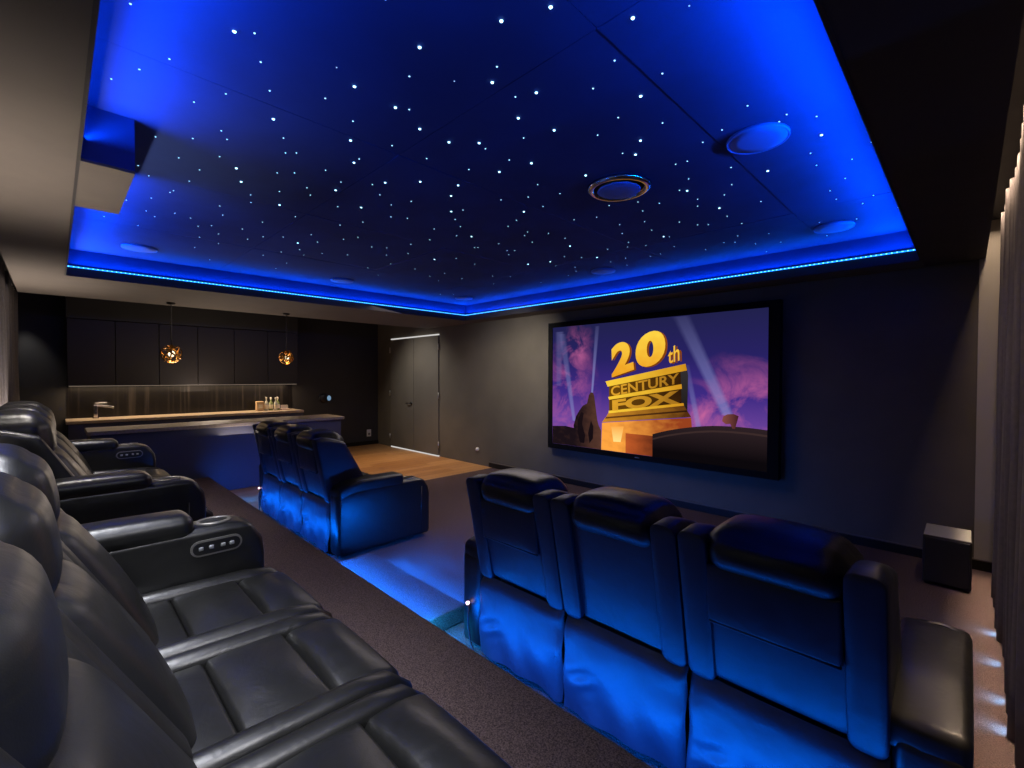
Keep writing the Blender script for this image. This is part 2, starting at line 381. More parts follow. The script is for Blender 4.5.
def make_sofa(loc, label, sw, aw, group=None, flaps=(1,1,1), head_up=(0,0,0), ah0=0.0, raised=False, panels=(1,1)):
    W = 3*sw + 2*aw
    root = thing('recliner_sofa', label, 'sofa', loc, group)
    rnd = random.Random(int(abs(loc[0])*1000))
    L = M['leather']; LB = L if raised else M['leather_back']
    obj('base', M['cab_inner'], lambda b: b.rbox((0, 0.45, 0.10), (W-0.06, 0.80, 0.16), 0.02, (2,2,1)), root)
    for sgn in (-1, 1):
        xa = sgn*(W/2 - aw/2); nm = 'armrest'; ah = ah0
        low = raised and loc[0] > -2 and sgn > 0
        if low: ah = -0.13
        def armfn(x, y, z):
            f = 0.90
            if z > 0.40+ah:
                t = min(1, (z-0.40-ah)/0.16); f = 0.90 - 0.13*(1-math.sqrt(max(0, 1-t*t)))
            yy = 0.0 + (y/0.90)*f
            zz = z - (0.03*max(0, (0.25-y)/0.25) if z > 0.4 else 0)
            return (x, yy, zz)
        def arm(b):
            b.rbox((xa, 0.45, 0.295+ah/2), (aw, 0.90, 0.53+ah), 0.035, (3,10,8), (0.006,0,0.004), fn=armfn)
            # vertical front roll and rear piping
            b.tube([(xa+sgn*(aw/2-0.004), 0.80, 0.06), (xa+sgn*(aw/2-0.002), 0.80, 0.48)], 0.008, 6)
            b.tube([(xa+sgn*(aw/2-0.006), 0.03, 0.05), (xa+sgn*(aw/2-0.006), 0.03, 0.50)], 0.007, 6)
        a = obj(nm, L, arm, root)
        if low: continue
        def pad(b):
            b.rbox((xa-(0 if raised else sgn*0.012), 0.315, 0.575+ah), (aw+(0.018 if raised else 0.03), 0.60, 0.10), 0.040 if raised else 0.024, (4,10,3), (0,0.01,0.012 if raised else 0.004),
                   fn=lambda x,y,z: (x, y, z - 0.055*max(0,(0.22-y)/0.22)**1.5))
        obj('arm_pad', L, pad, a)
        def cup(b):
            b.lathe((xa, 0.705, 0.558+ah), [(0.058,-0.004),(0.062,0.004),(0.058,0.010),(0.050,0.010),(0.047,0.002),(0.044,-0.03)], 22, 'z', 0.92, 1.15)
        obj('cup_holder', M['grey_ring'], cup, a)
        obj('cup_well', M['dark_seam'], lambda b: b.lathe((xa, 0.705, 0.563+ah), [(0.046,0.0),(0.046,0.002)], 22, 'z', 0.92, 1.15), a)
        if panels[0 if sgn < 0 else 1]:
            xi = xa - sgn*(aw/2+0.004)
            def capsule(b, hy, hz, t):
                V = []; N = 10
                for k in range(2*N+2):
                    if k <= N: w = -PI/2 + PI*k/N; cy = hy-hz
                    else: w = PI/2 + PI*(k-N-1)/N; cy = -(hy-hz)
                    V.append((cy+hz*math.cos(w), hz*math.sin(w)))
                n = len(V); tilt = 0.12
                P = [(xi+sgn*0.012, 0.70+y, 0.475+ah+z) for y, z in V] + [(xi-sgn*t, 0.70+y, 0.475+ah+z) for y, z in V]
                b.addm(P, [tuple(range(n)), tuple(range(2*n-1, n-1, -1))]+[(i, (i+1)%n, n+(i+1)%n, n+i) for i in range(n)])
            cp = obj('control_panel', M['grey_ring'], lambda b: capsule(b, 0.098, 0.034, 0.004), a, False)
            obj('panel_face', M['black_plastic'], lambda b: capsule(b, 0.090, 0.026, 0.006), a, False)
            for q in (-0.06, -0.022, 0.022, 0.056):
                obj('control_button', M['button'], lambda b: b.rbox((xi-sgn*0.006, 0.70+q, 0.475+ah), (0.008, 0.018, 0.016), 0.003, (1,1,1), k=1), a)
    for s in range(3):
        cx = (s-1)*sw; w = sw-0.008; hw = w/2
        # --- backrest shell with side wings
        def shell_fn(x, y, z):
            t = y + 0.5
            a, c = yr(z), yf(z)
            return (x, a+(c-a)*t, z)
        def back(b):
            rec = 0.10 if flaps[s] else 0.015
            b.rbox((cx, 0.0+rec/2, 0.66), (w-0.15, 1.0-rec-0.1, 0.58), 0.05, (6,3,8), fn=lambda x,y,z: shell_fn(x, y if z > 0.62 or rec < 0.05 else y, z))
            b.rbox((cx, -0.08, 0.59), (w-0.14, 0.80, 0.26), 0.04, (5,2,4), fn=shell_fn) if flaps[s] else None
            for q in (-1, 1):
                b.rbox((cx+q*(hw-0.047), 0.10, 0.71), (0.094, 1.23, 0.54), 0.030, (2,6,9), (0.003,0.012,0.012), k=4,
                       fn=lambda x,y,z: shell_fn(x, y*1.02, z - 0.05*max(0, y)*(1 if z > 0.8 else 0)))
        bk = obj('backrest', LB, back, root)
        up = head_up[s]
        def head(b):
            def fn(x, y, z):
                d = (z-0.96)
                y2 = y - 0.16*d
                cz = z - 0.012*abs((x-cx)/hw)**2
                return (x, y2, cz)
            hz, hc = (0.27, 0.930) if raised else (0.165, 0.930)
            b.rbox((cx, 0.040, hc+up), (w-0.150, 0.285, hz), 0.085 if raised else 0.075, (8,6,6), (0.008,0.018,0.022), k=5, fn=fn)
        obj('headrest', L, head, bk)
        def lumbar(b):
            def fn(x, y, z):
                return (x, y + 0.265 - 0.50*(z-0.594), z)
            b.rbox((cx, 0.0, 0.60), (w-0.165, 0.15, 0.50), 0.065, (7,3,9), (0.0,0.035,0.01), k=4, fn=fn)
        obj('lumbar_pillow', L, lumbar, bk)
        if flaps[s]:
            def flap(b):
                zt, zb = 0.885, 0.685
                def fn(x, y, z):
                    return (x, yr(z)+0.018 + y + (0.885-z)*-0.10, z)
                b.rbox((cx-0.005, 0, (zt+zb)/2), (w-0.185, 0.03, zt-zb), 0.012, (6,1,5), (0,0.006,0), fn=fn)
                b.tube([(cx-hw+0.095, yr(zb)-0.012, zb+0.002), (cx+hw-0.10, yr(zb)-0.012, zb+0.002)], 0.006, 6)
            obj('rear_flap', LB, flap, bk)
        # --- lining skirt hanging from the seat back
        ph = rnd.uniform(0, 6)
        def skirt(b):
            def fn(u, v):
                x = (u-0.5)*(w+0.004); z = 0.448 - v*(0.40 + 0.012*math.sin(u*5+ph))
                pin = (abs(u-0.5)*2)
                x *= 1 - 0.012*math.sin(v*PI)*pin
                y = 0.014 - 0.020*min(1, v/0.10) - 0.016*v
                cor = math.exp(-((1-pin)/0.22)) * math.exp(-v/0.35)
                y += 0.016*cor*math.sin((u*9+v*14)+ph)
                y += 0.008*math.sin(u*7+v*6+ph)*v + 0.007*math.sin(u*17-v*9+ph*2)*v*v
                y += 0.012*math.exp(-((u-0.18)**2+(v-0.62)**2)/0.012)*math.sin(30*v+20*u)
                y += 0.02*max(0, pin-0.95)/0.05
                return (cx+x, y, z)
            b.grid(40, 26, fn)
        obj('rear_skirt', M['skirt'], skirt, root)
        # --- seat: three stitched panels, side bolsters, footrest
        def seat(b):
            for y0, y1, zc in ((0.20, 0.521, 0.345), (0.523, 0.753, 0.348), (0.755, 0.965, 0.342)):
                fr = y1 > 0.9
                b.rbox((cx, (y0+y1)/2, zc), (w-0.11, y1-y0, 0.10), 0.016 if not fr else 0.034, (6,6,2), (0,0,0.024),
                       fn=(lambda x,y,z: (x, y, z - (0.20*max(0,y-0.87)**1.0 if True else 0))) if fr else None)
        st = obj('seat', L, seat, root)
        for q in (-1, 1):
            bx = cx+q*(hw-0.040)
            obj('side_bolster', L, lambda b: b.tube([(bx,0.24,0.385),(bx,0.30,0.392),(bx,0.55,0.385),(bx,0.80,0.378),(bx,0.89,0.362),(bx,0.945,0.315),(bx,0.962,0.25),(bx,0.960,0.13),(bx,0.950,0.11)],
                 [0.02,0.040,0.041,0.041,0.041,0.040,0.038,0.036,0.01], 12, True, (1.0,1.0)), st)
        obj('footrest', L, lambda b: b.rbox((cx, 0.915, 0.215), (w-0.15, 0.09, 0.26), 0.035, (6,2,6), (0,0.015,0)), root)
    # little power light and lead at the rear of the left arm
    obj('power_light', M['power_glow'], lambda b: b.lathe((-W/2+0.075, -0.012, 0.265), [(0.0015,0.006),(0.007,0.003),(0.009,-0.004),(0.009,-0.012)][::-1], 12, 'y'), root)
    obj('power_lead', M['cord'], lambda b: b.tube([(-W/2+0.075, -0.008, 0.25), (-W/2+0.08, -0.02, 0.16), (-W/2+0.10, -0.02, 0.06), (-W/2+0.16, -0.035, 0.012), (-W/2+0.3, -0.05, 0.008)], 0.006, 6), root)
    return root

make_sofa((-4.58, 1.60, 0.0), 'black leather three seat recliner sofa on the lower floor, turned away, nearest the bar', 0.565, 0.155, 'recliner sofas of the lower row')
make_sofa((-0.985, 1.60, 0.0), 'black leather three seat recliner sofa on the lower floor, turned away, nearest the window curtain', 0.567, 0.155, 'recliner sofas of the lower row', flaps=(1,0,1))
make_sofa((-4.65, -0.20, RZ), 'black leather recliner sofa up on the carpeted platform, farther of the two, beside the bar', 0.632, 0.19, 'recliner sofas of the raised row', ah0=0.07, raised=True)
make_sofa((-1.47, -0.20, RZ), 'black leather recliner sofa up on the carpeted platform, closest one, seat cushions in full view', 0.575, 0.17, 'recliner sofas of the raised row', ah0=0.07, raised=True)

# ------------------------------------------------------------------ led strips round the tray
def led(a, c, nrm, label):
    a, c = Vector(a), Vector(c); L = (c-a).length; d = (c-a)/L; n = Vector(nrm)
    def fn(b):
        z0, z1 = 2.494, 2.503
        p0, p1 = a, c; q0, q1 = a+n*0.010, c+n*0.010
        b.addm([(p0.x,p0.y,z0),(p1.x,p1.y,z0),(q1.x,q1.y,z0),(q0.x,q0.y,z0),(p0.x,p0.y,z1),(p1.x,p1.y,z1),(q1.x,q1.y,z1),(q0.x,q0.y,z1)],
               [(0,3,2,1),(4,5,6,7),(0,1,5,4),(1,2,6,5),(2,3,7,6),(3,0,4,7)])
        b.cur = 1; N = int(L/0.033)
        for i in range(N):
            p = a + d*(L*(i+0.5)/N) + n*0.010
            h = d*0.0045; m = n*0.003
            P = [p-h, p+h, p+h+m, p-h+m]
            b.addm([(v.x,v.y,2.4955) for v in P]+[(v.x,v.y,2.5015) for v in P], [(0,3,2,1),(4,5,6,7),(0,1,5,4),(1,2,6,5),(2,3,7,6),(3,0,4,7)])
    o = obj('led_strip', [M['led'], M['led_bead']], fn, None, False)
    tag(o, label, 'led strip', 'blue led strips round the ceiling tray')
e = 0.012
led((TX0+e, TY0+e, 0), (TX0+e, TY1-e, 0), (1,0,0), 'glowing blue led strip along the bar side of the ceiling tray')
led((TX0+e+0.02, TY1-e, 0), (TX1-e-0.02, TY1-e, 0), (0,-1,0), 'glowing blue led strip along the ceiling tray edge above the projection screen')

# ------------------------------------------------------------------ ceiling stars
STARS = "-1.76,0.44,2 -1.75,0.86,2 -2.16,1.04,2 -1.76,1.05,2 -1.38,0.92,2 -1.83,1.22,2 -1.09,1.04,2 -0.94,1.11,2 -0.78,1.33,2 -1.34,1.23,2 -1.26,1.4,2 -0.97,1.72,2 -1.44,1.48,2 -1.39,1.67,2 -1.15,2.04,2 -1.83,1.39,2 -1.73,1.5,2 -2.23,0.71,2 -2.9,0.73,2 -3.08,0.8,2 -2.8,1.25,2 -3.31,1.09,2 -4.14,1.51,2 -2.37,1.16,2 -2.32,1.55,2 -2.48,1.41,2 -2.96,1.5,2 -1.89,1.79,2 -1.69,1.84,2 -2.2,1.74,2 -2.36,1.81,2 -2.58,1.98,2 -2.92,2.45,2 -2.22,2.34,2 -2.51,3.24,2 -2.99,3.54,2 -3.22,3.46,2 -3.75,2.67,2 -1.24,2.15,2 -1.57,2.17,2 -1.25,2.79,2 -1.22,3.23,2 -0.81,2.84,2 -1.79,3.56,2 -2.56,3.73,2 -0.51,2.6,2 -2.02,0.63,1 -2.33,0.43,1 -2.51,0.57,1 -1.91,0.81,1 -1.99,0.97,1 -1.54,0.98,1 -1.28,0.73,1 -0.93,1.46,1 -0.84,1.65,1 -1.26,1.18,1 -1.34,1.36,1 -1.08,1.54,1 -2.8,0.36,1 -2.69,0.49,1 -2.58,0.61,1 -2.81,0.63,1 -2.37,0.8,1 -2.52,0.86,1 -2.48,0.9,1 -2.98,0.48,1 -3.29,0.58,1 -3.58,0.53,1 -3.53,0.54,1 -3.07,0.59,1 -3.26,0.9,1 -2.8,0.91,1 -2.73,0.98,1 -2.57,1.09,1 -2.89,1.11,1 -2.99,1.17,1 -3.06,1.38,1 -3.07,1.01,1 -3.62,0.81,1 -3.81,0.87,1 -4.01,0.62,1 -4.2,0.53,1 -4.1,0.47,1 -3.78,0.46,1 -3.37,0.4,1 -3.94,0.35,1 -3.25,0.34,1 -4.14,0.87,1 -4.23,0.8,1 -4.06,1.06,1 -4.34,0.96,1 -3.77,1.12,1 -4.16,1.24,1 -3.47,1.25,1 -4.05,1.36,1 -3.82,1.5,1 -3.99,1.62,1 -4.34,1.6,1 -4.33,1.8,1 -4.55,1.51,1 -4.05,0.72,1 -4.95,0.91,1 -4.55,0.87,1 -4.66,1.03,1 -4.8,1.43,1 -4.33,1.17,1 -5.29,1.7,1 -4.96,1.7,1 -4.51,1.7,1 -4.54,0.47,1 -4.46,0.27,1 -3.4,0.94,1 -5.36,1.11,1 -1.73,1.1,1 -1.54,1.62,1 -1.75,1.56,1 -2.06,1.21,1 -2.31,1.16,1 -2.05,1.41,1 -2.66,1.22,1 -2.56,1.37,1 -2.67,1.48,1 -2.77,1.62,1 -2.98,1.74,1 -3.23,1.65,1 -2.92,1.84,1 -3.42,1.56,1 -3.75,1.74,1 -3.61,1.8,1 -1.75,1.73,1 -1.99,1.65,1 -2.69,2.1,1 -2.79,2.23,1 -2.99,2.35,1 -2.98,2.12,1 -3.24,2.26,1 -2.18,2.08,1 -2.02,2.17,1 -1.85,2.07,1 -1.84,2.27,1 -2.06,2.36,1 -2.52,2.48,1 -2.51,2.69,1 -2.67,2.92,1 -2.59,2.74,1 -2.91,2.75,1 -3.15,2.68,1 -3.13,2.7,1 -3.01,2.95,1 -2.96,3,1 -3.1,3.06,1 -2.07,2.72,1 -2.4,3.03,1 -2.77,3.49,1 -2.41,2.83,1 -3.06,3.71,1 -3.47,2.22,1 -3.75,2.37,1 -4.22,2.46,1 -3.94,2.25,1 -3.72,2.13,1 -3.79,2.02,1 -4.2,1.99,1 -4.55,2.38,1 -4.79,2.63,1 -4.23,2.76,1 -3.57,2.8,1 -3.61,3.07,1 -4.42,3.08,1 -4.55,3.3,1 -4.25,3.42,1 -4.18,3.11,1 -3.89,3.58,1 -4.21,3.89,1 -3.77,3.75,1 -5.16,4,1 -5.28,3.86,1 -2.96,3.91,1 -3.73,4.24,1 -2.38,2.43,1 -2.62,1.68,1 -2.5,2.02,1 -1.12,1.79,1 -1.27,1.85,1 -1,1.97,1 -1.08,2.41,1 -1.14,2.4,1 -1.17,2.63,1 -1.56,2.74,1 -1.73,2.66,1 -1.62,2.91,1 -1.72,3.12,1 -1.47,2.86,1 -1.26,2.97,1 -1.31,3.09,1 -1.11,3.02,1 -1.24,3.43,1 -0.94,2.65,1 -0.83,2.22,1 -0.94,2.27,1 -0.68,2.1,1 -0.58,2.29,1 -0.62,2.33,1 -0.59,2.77,1 -0.6,2.95,1 -0.98,3.3,1 -1.54,3.31,1 -1.47,3.47,1 -1.41,3.52,1 -1.22,3.67,1 -1.35,3.97,1 -1.43,4.14,1 -1.5,4.08,1 -1.32,4.31,1 -1.7,4.19,1 -1.86,3.9,1 -1.78,3.34,1 -2.02,3.69,1 -2.06,4.04,1 -2.17,4.05,1 -1.89,3.05,1 -1.92,2.79,1 -2.67,3.63,1 -2.16,3.62,1 -2.08,3.5,1 -2.33,3.56,1 -2.56,3.97,1 -2.51,4.2,1 -2.38,3.95,1 -3.06,4.06,1 -3.25,4.17,1 -1.99,3.25,1 -1.02,2.89,1 -1.76,3.6,1 -1.15,4.08,1 -1.33,4.65,1 -1.15,4.41,1 -1.28,2.75,1 -1.28,2.09,1 -0.49,2.4,1 -0.45,3,1 -0.34,2.47,1 -0.35,2.85,1 -0.52,3.26,1 -0.62,3.41,1 -0.62,3.6,1 -0.44,3.69,1 -0.51,3.81,1 -0.59,4.15,1 -0.8,4.05,1 -0.83,4.47,1 -0.35,4.07,1 -1.86,0.18,1 -1.72,0.49,1 -2.08,0.31,1 -2.23,0.24,1 -2.38,0.17,1 -2.17,0.51,1 -1.86,0.55,1 -1.69,0.76,0 -0.63,1.41,0 -1.44,1.12,0"
disc = {}
for k, (r, mn) in {0: (0.0028, 'star_dim'), 1: (0.0035, 'star_mid'), 2: (0.0062, 'star')}.items():
    b = MB(); b.lathe((0,0,0), [(r, 0.0), (r*0.75, -r*0.45), (r*0.3, -r*0.62)], 10)
    me = bpy.data.meshes.new('star_light'); me.from_pydata(b.v, [], b.f); me.materials.append(M[mn]); disc[k] = me
for w in STARS.split():
    x, y, k = w.split(','); k = int(k)
    o = bpy.data.objects.new('star_light', disc[k]); COL.objects.link(o); o.location = (float(x), float(y), ZT-0.0035)
    tag(o, ['faint tiny star light set in the dark blue ceiling cloth', 'small star light set in the dark blue ceiling cloth', 'bright star light with a halo in the dark blue ceiling cloth'][k], 'star light',
        ['faint ceiling stars', 'small ceiling stars', 'bright ceiling stars'][k])

# ------------------------------------------------------------------ ceiling speakers and the round vent
def speaker(x, y, r, label):
    t = thing('ceiling_speaker', label, 'speaker', (x, y, ZT), 'round ceiling speakers')
    obj('speaker_grille', M['speaker'], lambda b: b.lathe((0,0,0), [(r*0.94,-0.004),(r*0.94,-0.014),(r*0.6,-0.017),(r*0.2,-0.018)], 40), t)
    obj('speaker_rim', M['speaker'], lambda b: b.lathe((0,0,0), [(r*0.94,-0.002),(r*0.95,-0.016),(r*0.985,-0.017),(r,-0.012),(r,0.0)], 40), t)
speaker(-0.737, 2.42, 0.137, 'largest round speaker grille in the ceiling, near the right tray edge')
speaker(-0.745, 4.25, 0.13, 'round ceiling speaker in the tray corner nearest the curtained window')
speaker(-2.835, 4.25, 0.13, 'round ceiling speaker by the led strip above the projection screen')
speaker(-5.325, 0.56, 0.13, 'round ceiling speaker at the bar side edge just under the square bulkhead')
speaker(-5.365, 2.47, 0.13, 'round ceiling speaker midway along the bar side edge of the tray')
speaker(-5.275, 4.28, 0.13, 'round ceiling speaker in the far tray corner where the led strips meet')
t = thing('ceiling_vent', 'round ceiling air vent with a bright ring and pale centre disc', 'vent', (-1.525, 2.45, ZT))
obj('vent_ring', M['chrome'], lambda b: b.lathe((0,0,0), [(0.150,-0.004),(0.152,-0.020),(0.165,-0.026),(0.185,-0.018),(0.192,-0.002)], 48), t)
obj('vent_throat', M['dark_seam'], lambda b: b.lathe((0,0,0), [(0.152,0.0),(0.152,-0.006),(0.05,-0.006)], 40), t)
obj('vent_disc', M['speaker'], lambda b: b.lathe((0,0,0), [(0.120,-0.012),(0.130,-0.024),(0.122,-0.030),(0.05,-0.033)], 40), t)

# ------------------------------------------------------------------ bar: wall cabinets, counter, island
def wall_cabinets():
    ys = [0.131, 0.648, 1.167, 1.675, 2.20, 2.733, 3.255]; xf = -8.95
    where = ['first from the curtained rear wall', 'second from the curtained rear wall', 'third from the curtained rear wall, behind the left pendant',
             'fourth from the curtained rear wall', 'fifth from the curtained rear wall', 'sixth and last, nearest the cinema doors']
    for i in range(6):
        a, c = ys[i], ys[i+1]
        t = thing('wall_cabinet', 'dark wall cabinet over the bar, ' + where[i], 'cabinet', (XL, (a+c)/2, 1.35), 'wall cabinets over the bar')
        hw = (c-a)/2
        obj('carcass', M['cab_inner'], lambda b: b.box(0.001, xf-XL-0.022, -hw+0.001, hw-0.001, 0, 0.955), t, False)
        obj('door', M['cab'], lambda b: b.rbox((xf-XL-0.010, 0, 0.478), (0.02, 2*hw-0.008, 0.950), 0.003, (1,1,1), k=1), t, False)
    struct('trim_4', M['wall_dark'], lambda b: b.box(XL, xf+0.0, 0.131, 3.255, 2.312, 2.698))
wall_cabinets()
o = obj('led_strip', M['led_warm'], lambda b: b.box(-9.0, -8.985, 0.15, 3.24, 1.344, 1.3502), None, False)
tag(o, 'thin warm white led strip under the dark wall cabinets', 'led strip')
o = obj('splashback', M['splash'], lambda b: b.box(XL+0.001, XL+0.010, 0.131, 3.262, 0.87, 1.349), None, False)
tag(o, 'smoked mirror splashback panel between bar counter and wall cabinets', 'splashback')
t = thing('back_counter', 'bar base cabinets along the wall under the pale stone worktop', 'cabinet', (XL, 1.7, 0))
obj('plinth', M['cab_inner'], lambda b: b.box(0.002, 0.52, -1.56, 1.55, 0, 0.1), t, False)
obj('carcass', M['cab_inner'], lambda b: b.box(0.002, 0.55, -1.575, 1.565, 0.1, 0.825), t, False)
for i in range(6):
    obj('door', M['island'], lambda b: b.rbox((0.562, -1.31+i*0.523, 0.462), (0.02, 0.517, 0.71), 0.003, (1,1,1), k=1), t, False)
o = obj('worktop', M['stone_pale'], lambda b: b.rbox((-8.995, 1.69, 0.848), (0.588, 3.16, 0.042), 0.004, (1,1,1), k=1), None, False)
tag(o, 'long pale stone worktop on the bar wall lit from above', 'worktop')
t = thing('bar_island', 'long dark blue bar island with a grey polished stone top', 'bar counter', ((IX0+IX1)/2, (IY0+IY1)/2, 0))
hx, hy = (IX1-IX0)/2, (IY1-IY0)/2
obj('counter_body', M['island'], lambda b: b.rbox((0, 0.0, 0.42), (2*hx-0.10, 2*hy-0.06, 0.84), 0.004, (1,1,1), k=1), t, False)
obj('countertop', M['stone'], lambda b: b.rbox((0, 0, 0.86), (2*hx, 2*hy, 0.042), 0.005, (1,1,1), k=1), t, False)

def tap():
    t = thing('kitchen_tap', 'square chrome mixer tap standing on the pale bar worktop', 'tap', (-9.08, 0.43, 0.869))
    obj('tap_body', M['chrome'], lambda b: (b.rbox((0,0,0.10), (0.045,0.045,0.20), 0.006, (1,1,1)), b.rbox((0,0,0.006), (0.07,0.07,0.012), 0.004, (1,1,1))), t)
    obj('spout', M['chrome'], lambda b: (b.rbox((0.0,0.10,0.185), (0.036,0.20,0.03), 0.006, (1,3,1), fn=lambda x,y,z:(x+0.3*y, y, z-0.12*y)), b.rbox((0.052,0.185,0.155),(0.03,0.03,0.025),0.006,(1,1,1))), t)
    obj('lever', M['chrome'], lambda b: b.rbox((0.0,0.055,0.222), (0.02,0.13,0.014), 0.005, (1,2,1), fn=lambda x,y,z:(x, y, z+0.10*y)), t)
tap()

def bottle(y, x, h, r, gm, label):
    t = thing('bottle', label, 'bottle', (x, y, 0.8695), 'bottles on the bar worktop')
    obj('glass', M[gm], lambda b: b.lathe((0,0,0), [(r*0.9,0),(r,0.006),(r,h*0.52),(r*0.85,h*0.60),(r*0.36,h*0.72),(r*0.34,h*0.86)], 16), t)
    obj('cap', M['white'], lambda b: b.lathe((0,0,0), [(r*0.42,h*0.84),(r*0.42,h*0.99),(r*0.36,h)], 12), t)
    obj('label_band', M['label'], lambda b: b.lathe((0,0,0), [(r*1.02,h*0.14),(r*1.03,h*0.15),(r*1.03,h*0.44),(r*1.02,h*0.45)], 16), t)
bottle(2.725, -9.02, 0.245, 0.034, 'glass_clear', 'clear bottle with white cap right beside the cream carton')
bottle(2.815, -9.06, 0.24, 0.034, 'glass_green', 'green bottle with white cap, middle of the bottles on the worktop')
bottle(2.872, -8.99, 0.235, 0.030, 'glass_clear', 'slim clear bottle standing a little forward between two green bottles')
bottle(2.925, -9.05, 0.24, 0.035, 'glass_green', 'green bottle with white cap beside the low pink card holder')
t = thing('carton', 'cream upright carton on the bar worktop at the head of the bottles', 'box', (-9.02, 2.615, 0.8695))
obj('carton_body', M['kraft'], lambda b: b.rbox((0,0,0.085), (0.09,0.12,0.17), 0.004, (1,1,1), k=1), t, False)
obj('carton_label', M['label'], lambda b: b.box(0.0455,0.0465,-0.035,0.035,0.05,0.12), t, False)
t = thing('card_holder', 'low pale pink card holder on the bar worktop beside the last bottle', 'card holder', (-9.03, 3.045, 0.8695))
obj('holder_base', M['pinkcard'], lambda b: b.rbox((0,0,0.012), (0.12,0.15,0.024), 0.004, (1,1,1), k=1), t, False)
for q in (-0.03, 0.0, 0.03):
    obj('card', M['white'], lambda b: b.box(-0.03+q-0.002, -0.03+q+0.002, -0.055, 0.055, 0.02, 0.088), t, False)

# pendant lamps: twisted gold bands round a bulb
def pendant(y, R, seed, label):
    x = -7.08; z = 1.775
    t = thing('pendant_lamp', label, 'pendant lamp', (x, y, z), 'gold pendant lamps over the bar island')
    obj('cord', M['cord'], lambda b: b.tube([(0,0,R*0.9),(0,0,1.0),(0,0,ZS-z)], 0.006, 6), t)
    obj('ceiling_cup', M['cord'], lambda b: b.lathe((0,0,ZS-z), [(0.045,0),(0.045,-0.02),(0.01,-0.03)], 16), t)
    obj('lamp_holder', M['gold'], lambda b: b.lathe((0,0,0), [(0.012,R*0.95),(0.022,R*0.9),(0.022,R*0.35)], 12), t)
    obj('bulb', M['bulb'], lambda b: b.lathe((0,0,0), [(0.008,R*0.36),(0.026,R*0.22),(0.036,0),(0.026,-R*0.24),(0.006,-R*0.34)], 14), t)
    rnd = random.Random(seed)
    def cage(b):
        for k in range(7):
            ax = Vector((rnd.uniform(-1,1), rnd.uniform(-1,1), rnd.uniform(-0.8,0.8))).normalized()
            q = ax.to_track_quat('Z', 'Y'); N = 36; off = rnd.uniform(-0.35, 0.35)*R; rr_ = math.sqrt(R*R-off*off); wd = 0.0085
            V = []; F = []
            for i in range(N):
                w = 2*PI*i/N
                for (dr, dz) in ((0,-wd),(0,wd),(-0.004,wd),(-0.004,-wd)):
                    p = q @ Vector(((rr_+dr)*math.cos(w), (rr_+dr)*math.sin(w), off+dz)); V.append(tuple(p))
            for i in range(N):
                for e_ in range(4):
                    F.append((i*4+e_, i*4+(e_+1)%4, ((i+1)%N)*4+(e_+1)%4, ((i+1)%N)*4+e_))
            b.addm(V, F)
    obj('lamp_shade', M['gold'], cage, t)
pendant(1.047, 0.115, 5, 'gold banded globe pendant hanging over the island, closer to the rear curtain')
pendant(2.415, 0.100, 11, 'gold banded globe pendant hanging over the island, closer to the cinema doors')

# wall fittings
t = thing('wall_dial', 'round black wall dial with a pale blue glowing face by the bar', 'wall control', (XL, 3.93, 1.05))
obj('dial_body', M['black_plastic'], lambda b: b.lathe((0,-0.05,0), [(0.095,0.0),(0.095,0.03),(0.08,0.04)], 28, 'x'), t)
obj('dial_face', M['dial_glow'], lambda b: b.lathe((0,0.045,0), [(0.052,0.036),(0.052,0.044),(0.03,0.047)], 24, 'x', 0.75, 1), t)
t = thing('power_outlet', 'white power outlet low on the dark wall beside the bar', 'outlet', (XL, 4.87, 0.255))
obj('plate', M['white'], lambda b: b.rbox((0.006,0,0), (0.012,0.10,0.15), 0.006, (1,1,1)), t)
obj('socket', M['grey_ring'], lambda b: b.rbox((0.013,0,-0.02), (0.004,0.05,0.05), 0.002, (1,1,1)), t)
o = obj('plug_in_freshener', M['white'], lambda b: b.lathe((-5.89, YS+0.003, 0.264), [(0.030,0),(0.034,-0.012),(0.028,-0.035),(0.012,-0.045)], 18, 'y'))
tag(o, 'small round white plug low on the screen wall right of the doors', 'plug')

# ------------------------------------------------------------------ subwoofer
t = thing('subwoofer', 'black box subwoofer on the carpet below the screen wall near the curtain', 'speaker', (-0.09, 4.64, 0))
obj('cabinet', [M['sub'], M['sub_top']], lambda b: (b.rbox((0,0,0.19), (0.255,0.36,0.34), 0.008, (1,1,1), k=2), setattr(b,'cur',1), b.box(-0.122,0.122,-0.172,0.172,0.3595,0.362)), t, False)
obj('front_grille', M['sub_grille'], lambda b: b.rbox((0,-0.183,0.19), (0.235,0.014,0.315), 0.005, (1,1,1), k=1), t, False)
for a in (-0.1, 0.1):
    for c in (-0.14, 0.14):
        obj('foot', M['dark_seam'], lambda b: b.lathe((a,c,0), [(0.018,0.0),(0.022,0.022)], 12), t)

